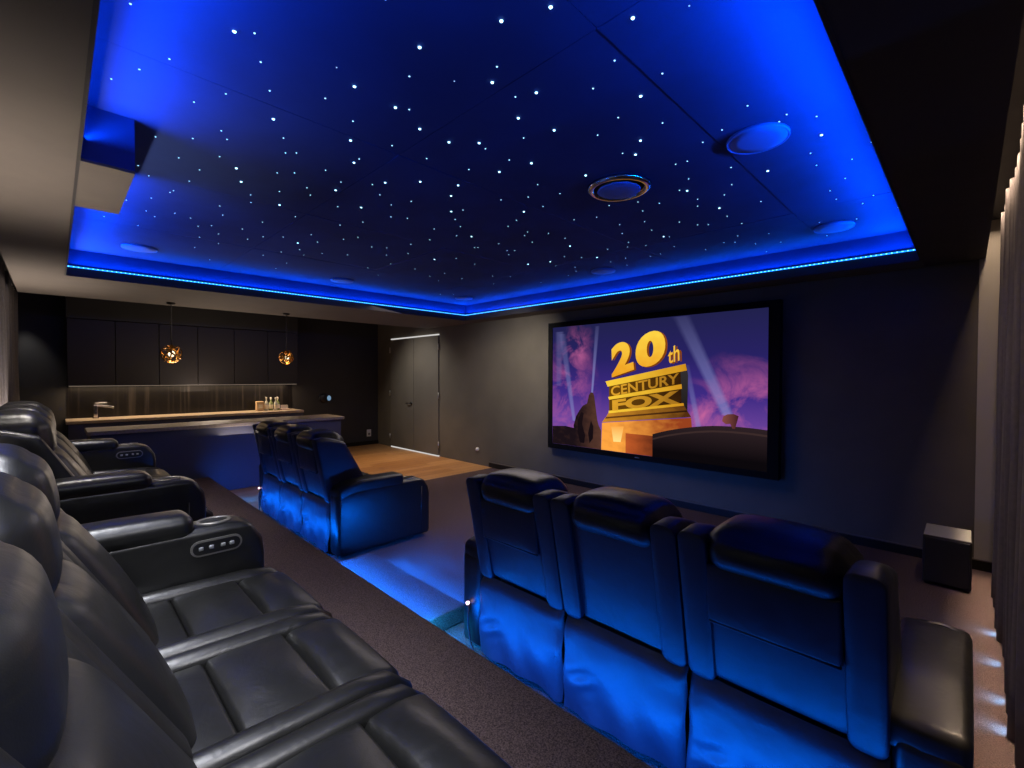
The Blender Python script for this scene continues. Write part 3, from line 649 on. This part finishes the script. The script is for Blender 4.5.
# ------------------------------------------------------------------ curtains
def curtain_mesh(name, m, axis, fixed, a0, a1, z0, z1, amp, wl, ph, label):
    L = a1-a0; N = int(L/wl*14)
    def fn(u, v):
        s = a0+L*u; z = z0+(z1-z0)*v
        w = 2*PI*s/wl
        d = amp*(math.sin(w+0.5*math.sin(s*3.1)+ph) + 0.25*math.sin(2*w+s*5+1.0))*(0.85+0.25*(1-v)) + 0.006*math.sin(s*11+z*2.2)
        return (fixed+d, s, z) if axis == 'x' else (s, fixed+d, z)
    o = obj(name, m, lambda b: b.grid(N, 14, fn))
    sm = o.modifiers.new('thick', 'SOLIDIFY'); sm.thickness = 0.004; sm.offset = 0
    tag(o, label, 'curtain')
    return o
curtain_mesh('curtain', M['curtain_dark'], 'x', 0.198, -0.35, 4.98, 0.012, 2.60, 0.046, 0.19, 0.6, 'dark grey pleated floor length curtain along the window wall at the right')
curtain_mesh('curtain', M['curtain'], 'y', -0.37, -9.2, -0.4, 0.012, 2.60, 0.035, 0.19, 1.2, 'grey pleated curtain behind the raised sofas, hanging next to the bar')
for nm, p0, p1, lb in (('curtain_rail', (0.198,-0.35,2.62), (0.198,4.98,2.62), 'slim white curtain rail hidden in the ceiling slot over the window curtain'),
                   ('curtain_rail', (-9.2,-0.37,2.62), (-0.4,-0.37,2.62), 'slim white curtain rail over the grey rear curtain')):
    o = obj(nm, M['white'], lambda b: b.tube([p0, p1], 0.02, 8)); tag(o, lb, 'curtain rail')

# ------------------------------------------------------------------ projection screen and the title picture on it
def sky_material():
    k = NT('screen_sky'); k.n.remove(k.b)
    tc = k.add('ShaderNodeTexCoord'); sp = k.add('ShaderNodeSeparateXYZ'); k.link(tc.outputs['UV'], sp.inputs['Vector'])
    rp = k.add('ShaderNodeValToRGB'); cr = rp.color_ramp
    stops = [(0.0,(92,62,142)),(0.22,(112,70,160)),(0.45,(64,44,134)),(0.72,(40,34,100)),(1.0,(34,34,78))]
    cr.elements[0].position, cr.elements[0].color = stops[0][0], lin(stops[0][1]); cr.elements[1].position, cr.elements[1].color = stops[-1][0], lin(stops[-1][1])
    for p, c in stops[1:-1]:
        e_ = cr.elements.new(p); e_.color = lin(c)
    k.link(sp.outputs['Y'], rp.inputs['Fac'])
    nz = k.add('ShaderNodeTexNoise'); nz.inputs['Scale'].default_value = 4.5; nz.inputs['Detail'].default_value = 7; nz.inputs['Roughness'].default_value = 0.62; nz.inputs['Distortion'].default_value = 0.5
    mp = k.add('ShaderNodeMapping'); mp.inputs['Scale'].default_value = (1.6, 1.0, 1); k.link(tc.outputs['UV'], mp.inputs['Vector']); k.link(mp.outputs['Vector'], nz.inputs['Vector'])
    def blob(cx, cy, sx, sy):
        m2 = k.add('ShaderNodeMapping'); m2.inputs['Location'].default_value = (-cx/sx, -cy/sy, 0); m2.inputs['Scale'].default_value = (1/sx, 1/sy, 1)
        k.link(tc.outputs['UV'], m2.inputs['Vector'])
        g = k.add('ShaderNodeTexGradient', gradient_type='SPHERICAL'); k.link(m2.outputs['Vector'], g.inputs['Vector'])
        return g.outputs['Fac']
    def mth(op, a, c):
        n_ = k.add('ShaderNodeMath', operation=op); n_.use_clamp = True
        for i_, v_ in enumerate((a, c)):
            if isinstance(v_, (int, float)): n_.inputs[i_].default_value = v_
            else: k.link(v_, n_.inputs[i_])
        return n_.outputs[0]
    tot = mth('ADD', mth('ADD', blob(0.93, 0.36, 0.26, 0.42), blob(0.10, 0.40, 0.20, 0.55)), mth('ADD', blob(0.74, 0.27, 0.12, 0.2), mth('MULTIPLY', blob(0.15, 0.83, 0.12, 0.22), 0.7)))
    thr = k.add('ShaderNodeMapRange'); thr.inputs['From Min'].default_value = 0.44; thr.inputs['From Max'].default_value = 0.72; k.link(nz.outputs['Fac'], thr.inputs['Value'])
    fac = mth('MULTIPLY', mth('MULTIPLY', tot, 1.15), thr.outputs['Result'])
    mx = k.add('ShaderNodeMix', data_type='RGBA'); mx.inputs['B'].default_value = lin((206, 104, 160))
    k.link(rp.outputs['Color'], mx.inputs['A']); k.link(fac, mx.inputs['Factor'])
    em = k.add('ShaderNodeEmission'); em.inputs['Strength'].default_value = 0.95
    k.link(mx.outputs['Result'], em.inputs['Color']); k.link(em.outputs[0], k.o.inputs['Surface'])
    return k.m

def ramp_emission(name, c0, c1, st=1.0, axis='Y', lo=0.0, hi=1.0, noise=0.0):
    k = NT(name); k.n.remove(k.b)
    tc = k.add('ShaderNodeTexCoord'); sp = k.add('ShaderNodeSeparateXYZ'); k.link(tc.outputs['UV'], sp.inputs['Vector'])
    mr = k.add('ShaderNodeMapRange'); mr.inputs['From Min'].default_value = lo; mr.inputs['From Max'].default_value = hi
    k.link(sp.outputs[axis], mr.inputs['Value'])
    fac = mr.outputs['Result']
    if noise:
        nz = k.add('ShaderNodeTexNoise'); nz.inputs['Scale'].default_value = 22; k.link(tc.outputs['UV'], nz.inputs['Vector'])
        ma = k.add('ShaderNodeMath', operation='MULTIPLY_ADD'); ma.inputs[1].default_value = noise; ma.use_clamp = True
        sb = k.add('ShaderNodeMath', operation='SUBTRACT'); sb.inputs[1].default_value = 0.5; k.link(nz.outputs['Fac'], sb.inputs[0])
        k.link(sb.outputs[0], ma.inputs[0]); k.link(fac, ma.inputs[2]); fac = ma.outputs[0]
    mx = k.add('ShaderNodeMix', data_type='RGBA'); mx.inputs['A'].default_value = lin(c0); mx.inputs['B'].default_value = lin(c1)
    k.link(fac, mx.inputs['Factor'])
    em = k.add('ShaderNodeEmission'); em.inputs['Strength'].default_value = st
    k.link(mx.outputs['Result'], em.inputs['Color']); k.link(em.outputs[0], k.o.inputs['Surface'])
    return k.m

def beam_material():
    k = NT('beam_glow'); k.n.remove(k.b)
    em = k.add('ShaderNodeEmission'); em.inputs['Color'].default_value = lin((138, 140, 206)); em.inputs['Strength'].default_value = 0.9
    tr = k.add('ShaderNodeBsdfTransparent'); mx = k.add('ShaderNodeMixShader')
    at = k.add('ShaderNodeAttribute'); at.attribute_name = 'fade'
    k.link(at.outputs['Fac'], mx.inputs['Fac']); k.link(tr.outputs[0], mx.inputs[1]); k.link(em.outputs[0], mx.inputs[2]); k.link(mx.outputs[0], k.o.inputs['Surface'])
    return k.m

PX, PZ, PW, PH, PY = -4.17, 0.556, 2.77, 1.634, 5.0
def pic(u, v, d=0.0): return (PX+PW*u, PY-d, PZ+PH*v)

def flat(name, m, polys, d, parent):
    """flat coloured shapes lying on the picture: polys = list of uv outlines"""
    bm = bmesh.new(); uvl = bm.loops.layers.uv.new('UVMap')
    for P in polys:
        vs = [bm.verts.new(pic(u, v, d)) for u, v in P]
        f = bm.faces.new(vs)
        for lp, (u, v) in zip(f.loops, P): lp[uvl].uv = (u, v)
    bmesh.ops.triangulate(bm, faces=bm.faces[:])
    me = bpy.data.meshes.new(name); bm.to_mesh(me); bm.free(); me.materials.append(m)
    o = bpy.data.objects.new(name, me); COL.objects.link(o); o.parent = parent
    return o

def text_mesh(txt, quad, d, bold=0.0):
    """outline of a word fitted into a slanted quad of the picture; returns (verts, faces, uvs)"""
    cu = bpy.data.curves.new('t', 'FONT'); cu.body = txt; cu.offset = bold; cu.resolution_u = 6
    o = bpy.data.objects.new('t', cu); COL.objects.link(o)
    dg = bpy.context.evaluated_depsgraph_get(); dg.update()
    me = bpy.data.meshes.new_from_object(o.evaluated_get(dg))
    V = [v.co.copy() for v in me.vertices]; F = [tuple(p.vertices) for p in me.polygons]
    bpy.data.objects.remove(o); bpy.data.curves.remove(cu); bpy.data.meshes.remove(me)
    x0, x1 = min(v.x for v in V), max(v.x for v in V); y0, y1 = min(v.y for v in V), max(v.y for v in V)
    bl, br, tr, tl = [Vector(q) for q in quad]; UV = []
    for v in V:
        a, c = (v.x-x0)/(x1-x0), (v.y-y0)/(y1-y0)
        p = bl*(1-a)*(1-c)+br*a*(1-c)+tr*a*c+tl*(1-a)*c
        UV.append((p.x, p.y))
    return UV, F

def lettering(name, m, words, d, parent, shift=(0,0)):
    bm = bmesh.new(); uvl = bm.loops.layers.uv.new('UVMap')
    for txt, quad, bold in words:
        UV, F = text_mesh(txt, quad, d, bold)
        vs = [bm.verts.new(pic(u+shift[0], v+shift[1], d)) for u, v in UV]
        for f in F:
            try: fc = bm.faces.new([vs[i] for i in f])
            except ValueError: continue
            for lp, i in zip(fc.loops, f): lp[uvl].uv = UV[i]
    me = bpy.data.meshes.new(name); bm.to_mesh(me); bm.free(); me.materials.append(m)
    o = bpy.data.objects.new(name, me); COL.objects.link(o); o.parent = parent
    return o

def screen():
    t = thing('projection_screen', 'large black framed wall screen showing a golden film title on a purple sky', 'screen', ((PX*2+PW)/2, YS, PZ))
    inv = Matrix.Translation(Vector(t.location)).inverted()
    x0, x1, z0, z1 = -4.245, -1.30, 0.488, 2.258; ix0, ix1, iz0, iz1 = PX, PX+PW, PZ, PZ+PH
    made = []
    def frame(b):
        yf0 = PY-0.012
        b.box(x0, ix0, yf0, YS, z0, z1); b.box(ix1, x1, yf0, YS, z0, z1)
        b.box(ix0, ix1, yf0, YS, z0, iz0); b.box(ix0, ix1, yf0, YS, iz1, z1)
        b.box(ix0, ix1, PY+0.004, YS, iz0, iz1)
    made.append(obj('frame', M['bezel'], frame, None, False))
    made.append(obj('badge', M['grey_ring'], lambda b: b.box(-2.86, -2.80, PY-0.0135, PY-0.0115, z0+0.024, z0+0.038), None, False))
    p = flat('picture', sky_material(), [[(0,0),(1,0),(1,1),(0,1)]], 0.0, None); made.append(p)
    # searchlight beams (narrow at the lamp, fading upward)
    bm_ = beam_material()
    def beam(base, top, wb, wt, f0, f1, d):
        bx, bz = base; tx, tz = top; N = 12
        me = bpy.data.meshes.new('light_beam'); V = []; F = []; A = []
        for i in range(N+1):
            s = i/N; cx, cz = bx+(tx-bx)*s, bz+(tz-bz)*s; w = wb+(wt-wb)*s; a = f0+(f1-f0)*s
            for j, (o_, g) in enumerate(((-1,0),(-0.4,1),(0.4,1),(1,0))):
                V.append(pic(min(0.999,max(0.001,cx+o_*w)), min(0.999,cz), d)); A.append(a*g)
        for i in range(N):
            for j in range(3): F.append((i*4+j, i*4+j+1, (i+1)*4+j+1, (i+1)*4+j))
        me.from_pydata(V, [], F); me.materials.append(bm_)
        at = me.attributes.new('fade', 'FLOAT', 'POINT')
        for i, v in enumerate(A): at.data[i].value = v
        o = bpy.data.objects.new('light_beam', me); COL.objects.link(o); o.parent = p; return o
    beam((0.862,0.33), (0.676,0.995), 0.026, 0.040, 0.60, 0.10, 0.0012)
    beam((0.243,0.45), (0.270,0.98), 0.007, 0.014, 0.75, 0.10, 0.0014)
    beam((0.138,0.21), (0.060,0.94), 0.012, 0.026, 0.55, 0.12, 0.0016)
    beam((0.752,0.235), (0.700,0.66), 0.014, 0.014, 0.50, 0.08, 0.0018)
    beam((0.040,0.50), (0.045,0.96), 0.020, 0.030, 0.15, 0.20, 0.0019)
    gold = ramp_emission('title_gold', (236,150,24), (255,214,70), 1.0, 'Y', 0.55, 0.92, 0.5)
    slab = ramp_emission('slab_gold', (206,140,26), (252,206,60), 1.0, 'X', 0.72, 0.34, 0.4)
    dark = ramp_emission('panel_brown', (44,22,10), (112,72,14), 0.9, 'X', 0.70, 0.33, 0.3)
    letter = ramp_emission('letter_bronze', (150,100,26), (226,164,44), 1.0, 'X', 0.70, 0.34, 0.5)
    side = ramp_emission('side_slate', (30,26,24), (58,54,56), 0.8, 'Y', 0.3, 0.66)
    base = ramp_emission('plinth_orange', (150,64,30), (255,166,66), 1.0, 'X', 0.66, 0.36, 0.7)
    # stepped plinth and monument
    flat('monument_plinth', base, [[(0.300,0.214),(0.722,0.300),(0.726,0.222),(0.564,0.150),(0.560,0.001),(0.296,0.001)]], 0.0030, p)
    flat('plinth_block', ramp_emission('block_rust', (112,50,26), (196,92,42), 0.95, 'X', 0.56, 0.42, 0.6), [[(0.425,0.150),(0.562,0.150),(0.560,0.001),(0.425,0.001)]], 0.0034, p)
    flat('plinth_glow', ramp_emission('uplight', (255,170,70), (255,226,140), 1.0, 'Y', 0.20, 0.08), [[(0.362,0.075),(0.400,0.078),(0.415,0.20),(0.350,0.19)]], 0.0034, p)
    flat('monument_steps', ramp_emission('steps_gold', (84,46,18), (206,138,40), 0.95, 'X', 0.72, 0.32, 0.5), [[(0.336,0.300),(0.690,0.383),(0.705,0.350),(0.322,0.262)], [(0.318,0.258),(0.706,0.346),(0.722,0.305),(0.300,0.218)]], 0.0036, p)
    flat('monument_steps', ramp_emission('steps_shadow', (48,26,14), (112,66,24), 0.9, 'X', 0.7, 0.32), [[(0.322,0.262),(0.705,0.350),(0.706,0.338),(0.318,0.248)]], 0.0038, p)
    flat('monument_side', side, [[(0.676,0.640),(0.700,0.660),(0.708,0.590),(0.706,0.345),(0.682,0.384)]], 0.0032, p)
    flat('monument_panel', dark, [[(0.338,0.300),(0.684,0.386),(0.676,0.640),(0.336,0.530)]], 0.0031, p)
    flat('monument_slab', slab, [[(0.318,0.541),(0.697,0.668),(0.703,0.622),(0.330,0.500)], [(0.333,0.420),(0.681,0.528),(0.683,0.496),(0.338,0.398)], [(0.336,0.312),(0.690,0.398),(0.692,0.380),(0.336,0.292)]], 0.0042, p)
    sh = ramp_emission('letter_shadow', (92,40,10), (150,76,14), 1.0, 'Y', 0.5, 0.9)
    big = [('2', ((0.352,0.572),(0.466,0.632),(0.446,0.868),(0.346,0.815)), 0.05), ('0', ((0.474,0.622),(0.614,0.690),(0.606,0.938),(0.470,0.870)), 0.06), ('th', ((0.622,0.668),(0.672,0.690),(0.670,0.815),(0.622,0.770)), 0.012)]
    small = [('CENTURY', ((0.350,0.425),(0.670,0.532),(0.670,0.606),(0.346,0.500)), 0.02), ('FOX', ((0.356,0.312),(0.676,0.394),(0.672,0.486),(0.354,0.396)), 0.05)]
    lettering('title_shadow', sh, big, 0.0044, p, (0.010, -0.006))
    lettering('title_letters', gold, big, 0.0050, p)
    lettering('title_letters', letter, small, 0.0046, p)
    # foreground silhouettes: robed statue, curved stand, searchlight
    st = ramp_emission('statue_brown', (30,20,26), (96,62,50), 0.8, 'X', 0.15, 0.30, 0.8)
    flat('statue', st, [[(0.150,0.001),(0.135,0.170),(0.150,0.250),(0.170,0.300),(0.190,0.340),(0.215,0.360),(0.228,0.395),(0.226,0.430),(0.236,0.452),(0.250,0.448),(0.256,0.425),(0.246,0.392),(0.250,0.355),(0.262,0.300),(0.264,0.240),(0.282,0.190),(0.296,0.150),(0.294,0.060),(0.296,0.001)]], 0.0040, p)
    flat('statue', ramp_emission('robe_dark', (22,14,20), (44,28,30), 0.8), [[(0.160,0.215),(0.180,0.290),(0.196,0.280),(0.186,0.190),(0.205,0.100),(0.200,0.035),(0.175,0.035),(0.160,0.120)], [(0.238,0.225),(0.252,0.180),(0.250,0.080),(0.230,0.040),(0.222,0.120)]], 0.0043, p)
    flat('low_wall', st, [[(0.002,0.150),(0.085,0.160),(0.140,0.150),(0.150,0.001),(0.001,0.001)]], 0.0033, p)
    N = 14; top = [(0.555+0.445*i/N, 0.115+0.155*math.sin(PI*(0.5*i/N+0.06))**0.7 - 0.03*max(0,i/N-0.55)) for i in range(N+1)]
    stand = ramp_emission('stand_dark', (14,10,14), (52,38,42), 0.8, 'Y', 0.05, 0.27)
    flat('curved_stand', stand, [[(min(1.0,u), v) for i, (u, v) in enumerate(top)] + [(1.0,0.0),(0.555,0.0)]], 0.0048, p)
    flat('stand_rim', ramp_emission('rim_brown', (60,44,42), (86,62,62), 0.8), [[(min(1.0,u), v-0.030) for u, v in top] + [(min(1.0,u), v-0.042) for u, v in top[::-1]]], 0.0052, p)
    flat('searchlight', ramp_emission('lamp_brown', (70,34,40), (150,84,74), 0.8, 'X', 0.9, 0.84), [[(0.842,0.292),(0.846,0.322),(0.862,0.338),(0.884,0.342),(0.902,0.330),(0.896,0.300),(0.886,0.285),(0.890,0.248),(0.880,0.248),(0.872,0.278),(0.856,0.274)]], 0.0052, p)
    for o in made:
        o.parent = t; o.matrix_parent_inverse = inv
screen()

# ------------------------------------------------------------------ lights
def area(name, loc, aim, sx, sy, watts, col, spread=180, along=None):
    d = bpy.data.lights.new(name, 'AREA'); d.shape = 'RECTANGLE'; d.size = sx; d.size_y = sy; d.energy = watts; d.color = lin(col)[:3]; d.spread = math.radians(spread)
    o = bpy.data.objects.new(name, d); COL.objects.link(o); o.location = loc
    v = (Vector(aim)-Vector(loc)).normalized()
    # long side (local X) kept horizontal
    z = -v; up = Vector((0,0,1)) if abs(z.z) < 0.98 else Vector((0,1,0))
    x = up.cross(z).normalized() if along is None else Vector(along)
    y = z.cross(x)
    o.rotation_euler = Matrix((x, y, z)).transposed().to_euler()
    return o
def spot(name, loc, aim, watts, col, ang=60, blend=0.6, rad=0.05):
    d = bpy.data.lights.new(name, 'SPOT'); d.energy = watts; d.color = lin(col)[:3]; d.spot_size = math.radians(ang); d.spot_blend = blend; d.shadow_soft_size = rad
    o = bpy.data.objects.new(name, d); COL.objects.link(o); o.location = loc
    v = (Vector(aim)-Vector(loc)).normalized(); o.rotation_euler = v.to_track_quat('-Z', 'Y').to_euler(); return o
def point(name, loc, watts, col, rad=0.1):
    d = bpy.data.lights.new(name, 'POINT'); d.energy = watts; d.color = lin(col)[:3]; d.shadow_soft_size = rad
    o = bpy.data.objects.new(name, d); COL.objects.link(o); o.location = loc; return o

BLUE = (0, 104, 255)
zc = 2.517
mx_, my_ = (TX0+TX1)/2, (TY0+TY1)/2
LX, LY = TX1-TX0-0.1, TY1-TY0-0.1
UP = (0, 0, 1)
area('cove_bar', (TX0+0.035, my_, zc), (TX0+0.035, my_, ZT), LY, 0.02, 14, BLUE, 160, (0,1,0))
area('cove_window', (TX1-0.035, my_, zc), (TX1-0.035, my_, ZT), LY, 0.02, 12, BLUE, 160, (0,1,0))
area('cove_screen', (mx_, TY1-0.035, zc), (mx_, TY1-0.035, ZT), LX, 0.02, 16, BLUE, 160, (1,0,0))
area('cove_rear', (mx_, TY0+0.035, zc), (mx_, TY0+0.035, ZT), LX, 0.02, 12, BLUE, 160, (1,0,0))
area('cove_bar_in', (TX0+0.03, my_, zc), (TX0+0.23, my_, ZT), LY, 0.02, 10, BLUE, 84)
area('cove_window_in', (TX1-0.03, my_, zc), (TX1-0.25, my_, ZT), LY, 0.02, 34, BLUE, 80)
area('cove_screen_in', (mx_, TY1-0.03, zc), (mx_, TY1-0.23, ZT), LX, 0.02, 10, BLUE, 84)
area('cove_rear_in', (mx_, TY0+0.03, zc), (mx_, TY0+0.25, ZT), LX, 0.02, 38, BLUE, 80)
# led line under the platform nosing
NB = (0, 104, 255)
area('nosing_led', (-4.58, RY+0.03, 0.165), (-4.58, RY+0.5, 0.36), 2.1, 0.03, 12, NB, 150)
area('nosing_led', (-0.99, RY+0.03, 0.165), (-0.99, RY+0.5, 0.36), 2.05, 0.03, 13, NB, 150)
area('nosing_led', (-6.2, RY+0.03, 0.165), (-6.6, RY+0.5, 0.1), 0.8, 0.03, 8, NB, 150)
area('nosing_led_down', (-3.35, RY+0.03, 0.18), (-3.35, RY+0.14, 0.0), 5.6, 0.02, 16, NB, 90)
area('step_wash', (-2.745, RY+0.02, 0.20), (-2.745, RY+0.22, 0.10), 1.2, 0.02, 20, NB, 110)
area('step_floor_fill', (-2.745, SPY+0.015, 0.09), (-2.745, SPY+0.2, 0.0), 1.1, 0.02, 16, NB, 110)  # extra unseen lamp added to wash the floor before the step blue
area('sofa_side_fill', (-2.7, 1.95, 0.13), (-3.58, 2.05, 0.25), 0.4, 0.03, 4.0, NB, 100)  # unseen lamp added in the aisle to tint the sofa side blue
# bar
area('cabinet_led', (-9.05, 1.69, 1.335), (-9.05, 1.69, 0.8), 3.05, 0.03, 22, (255, 220, 180), 180, (0,1,0))
point('pendant_glow', (-7.08, 1.047, 1.60), 2, (255, 214, 160), 0.05)
point('pendant_glow', (-7.08, 2.415, 1.60), 2, (255, 214, 160), 0.05)
# warm downlights over the oak floor, then unseen lamps added to lift soffit, bar, room and seats
spot('downlight_oak', (-7.0, 4.0, 2.38), (-6.8, 3.9, 0), 150, (255, 214, 164), 90, 0.9)
spot('downlight_wall', (-4.1, 3.6, 2.38), (-4.9, 5.09, 1.5), 150, (255, 248, 240), 80, 1.0)
spot('door_fill', (-7.5, 3.8, 2.38), (-7.5, 5.09, 1.2), 90, (255, 248, 240), 95, 1.0)  # unseen fill spot added to brighten the doors
area('lift_rear', (-4.2, -0.25, 1.0), (-4.2, -0.24, 2.4), 5.6, 0.08, 46, (255, 236, 220), 84)
area('lift_bar', (-7.9, 1.7, 0.95), (-7.6, 1.7, 2.4), 0.4, 3.0, 26, (255, 232, 210))
area('ambient_top', (-4.2, 3.7, 2.40), (-4.2, 3.4, 0), 3.5, 1.2, 30, (255, 238, 230))
for kx in (-0.85, -1.5, -2.15):
    area('seat_key', (kx, 0.02, 2.39), (kx-0.1, 0.25, 0.6), 0.22, 0.22, 6.5, (246, 248, 255), 68)
for kx in (-3.95, -4.65, -5.35):
    area('seat_key', (kx, 0.02, 2.39), (kx, 0.25, 0.6), 0.22, 0.22, 5, (255, 246, 236), 68)
# curtain slot light and daylight creeping under the hem
area('slot_light', (0.12, 2.6, 2.62), (0.13, 2.6, 0), 4.7, 0.04, 24, (255, 222, 190), 180, (0,1,0))
for y_ in (2.83, 3.08, 3.47, 3.86):
    area('hem_light', (0.145, y_, 0.022), (0.09, y_+0.01, 0.0), 0.06, 0.016, 0.22, (120, 195, 255), 120)
spot('corner_daylight', (-9.05, -0.30, 2.35), (-9.29, -0.24, 1.3), 14, (255, 250, 244), 60, 0.9)
w = bpy.data.worlds.new('world'); SC.world = w; w.use_nodes = True
w.node_tree.nodes['Background'].inputs[0].default_value = (0.02, 0.02, 0.025, 1); w.node_tree.nodes['Background'].inputs[1].default_value = 1.0

area('slot_down', (0.10, 3.2, 2.60), (0.10, 3.2, 0.0), 3.4, 0.03, 7, (255, 222, 184), 10, (0,1,0))
spot('carpet_fill', (-3.0, 3.9, 2.38), (-3.0, 3.3, 0), 70, (255, 232, 214), 80, 0.9)  # unseen fill spot added to brighten the lower carpet
area('head_key', (-0.05, 0.55, 2.36), (-1.1, -0.05, 1.1), 0.35, 0.35, 11, (250, 250, 255), 75)  # unseen lamp added for highlights on the near headrests
area('gap_led', (-2.06, RY+0.04, 0.16), (-2.06, RY+0.16, 0.0), 0.16, 0.03, 3.0, (30, 175, 255), 140)
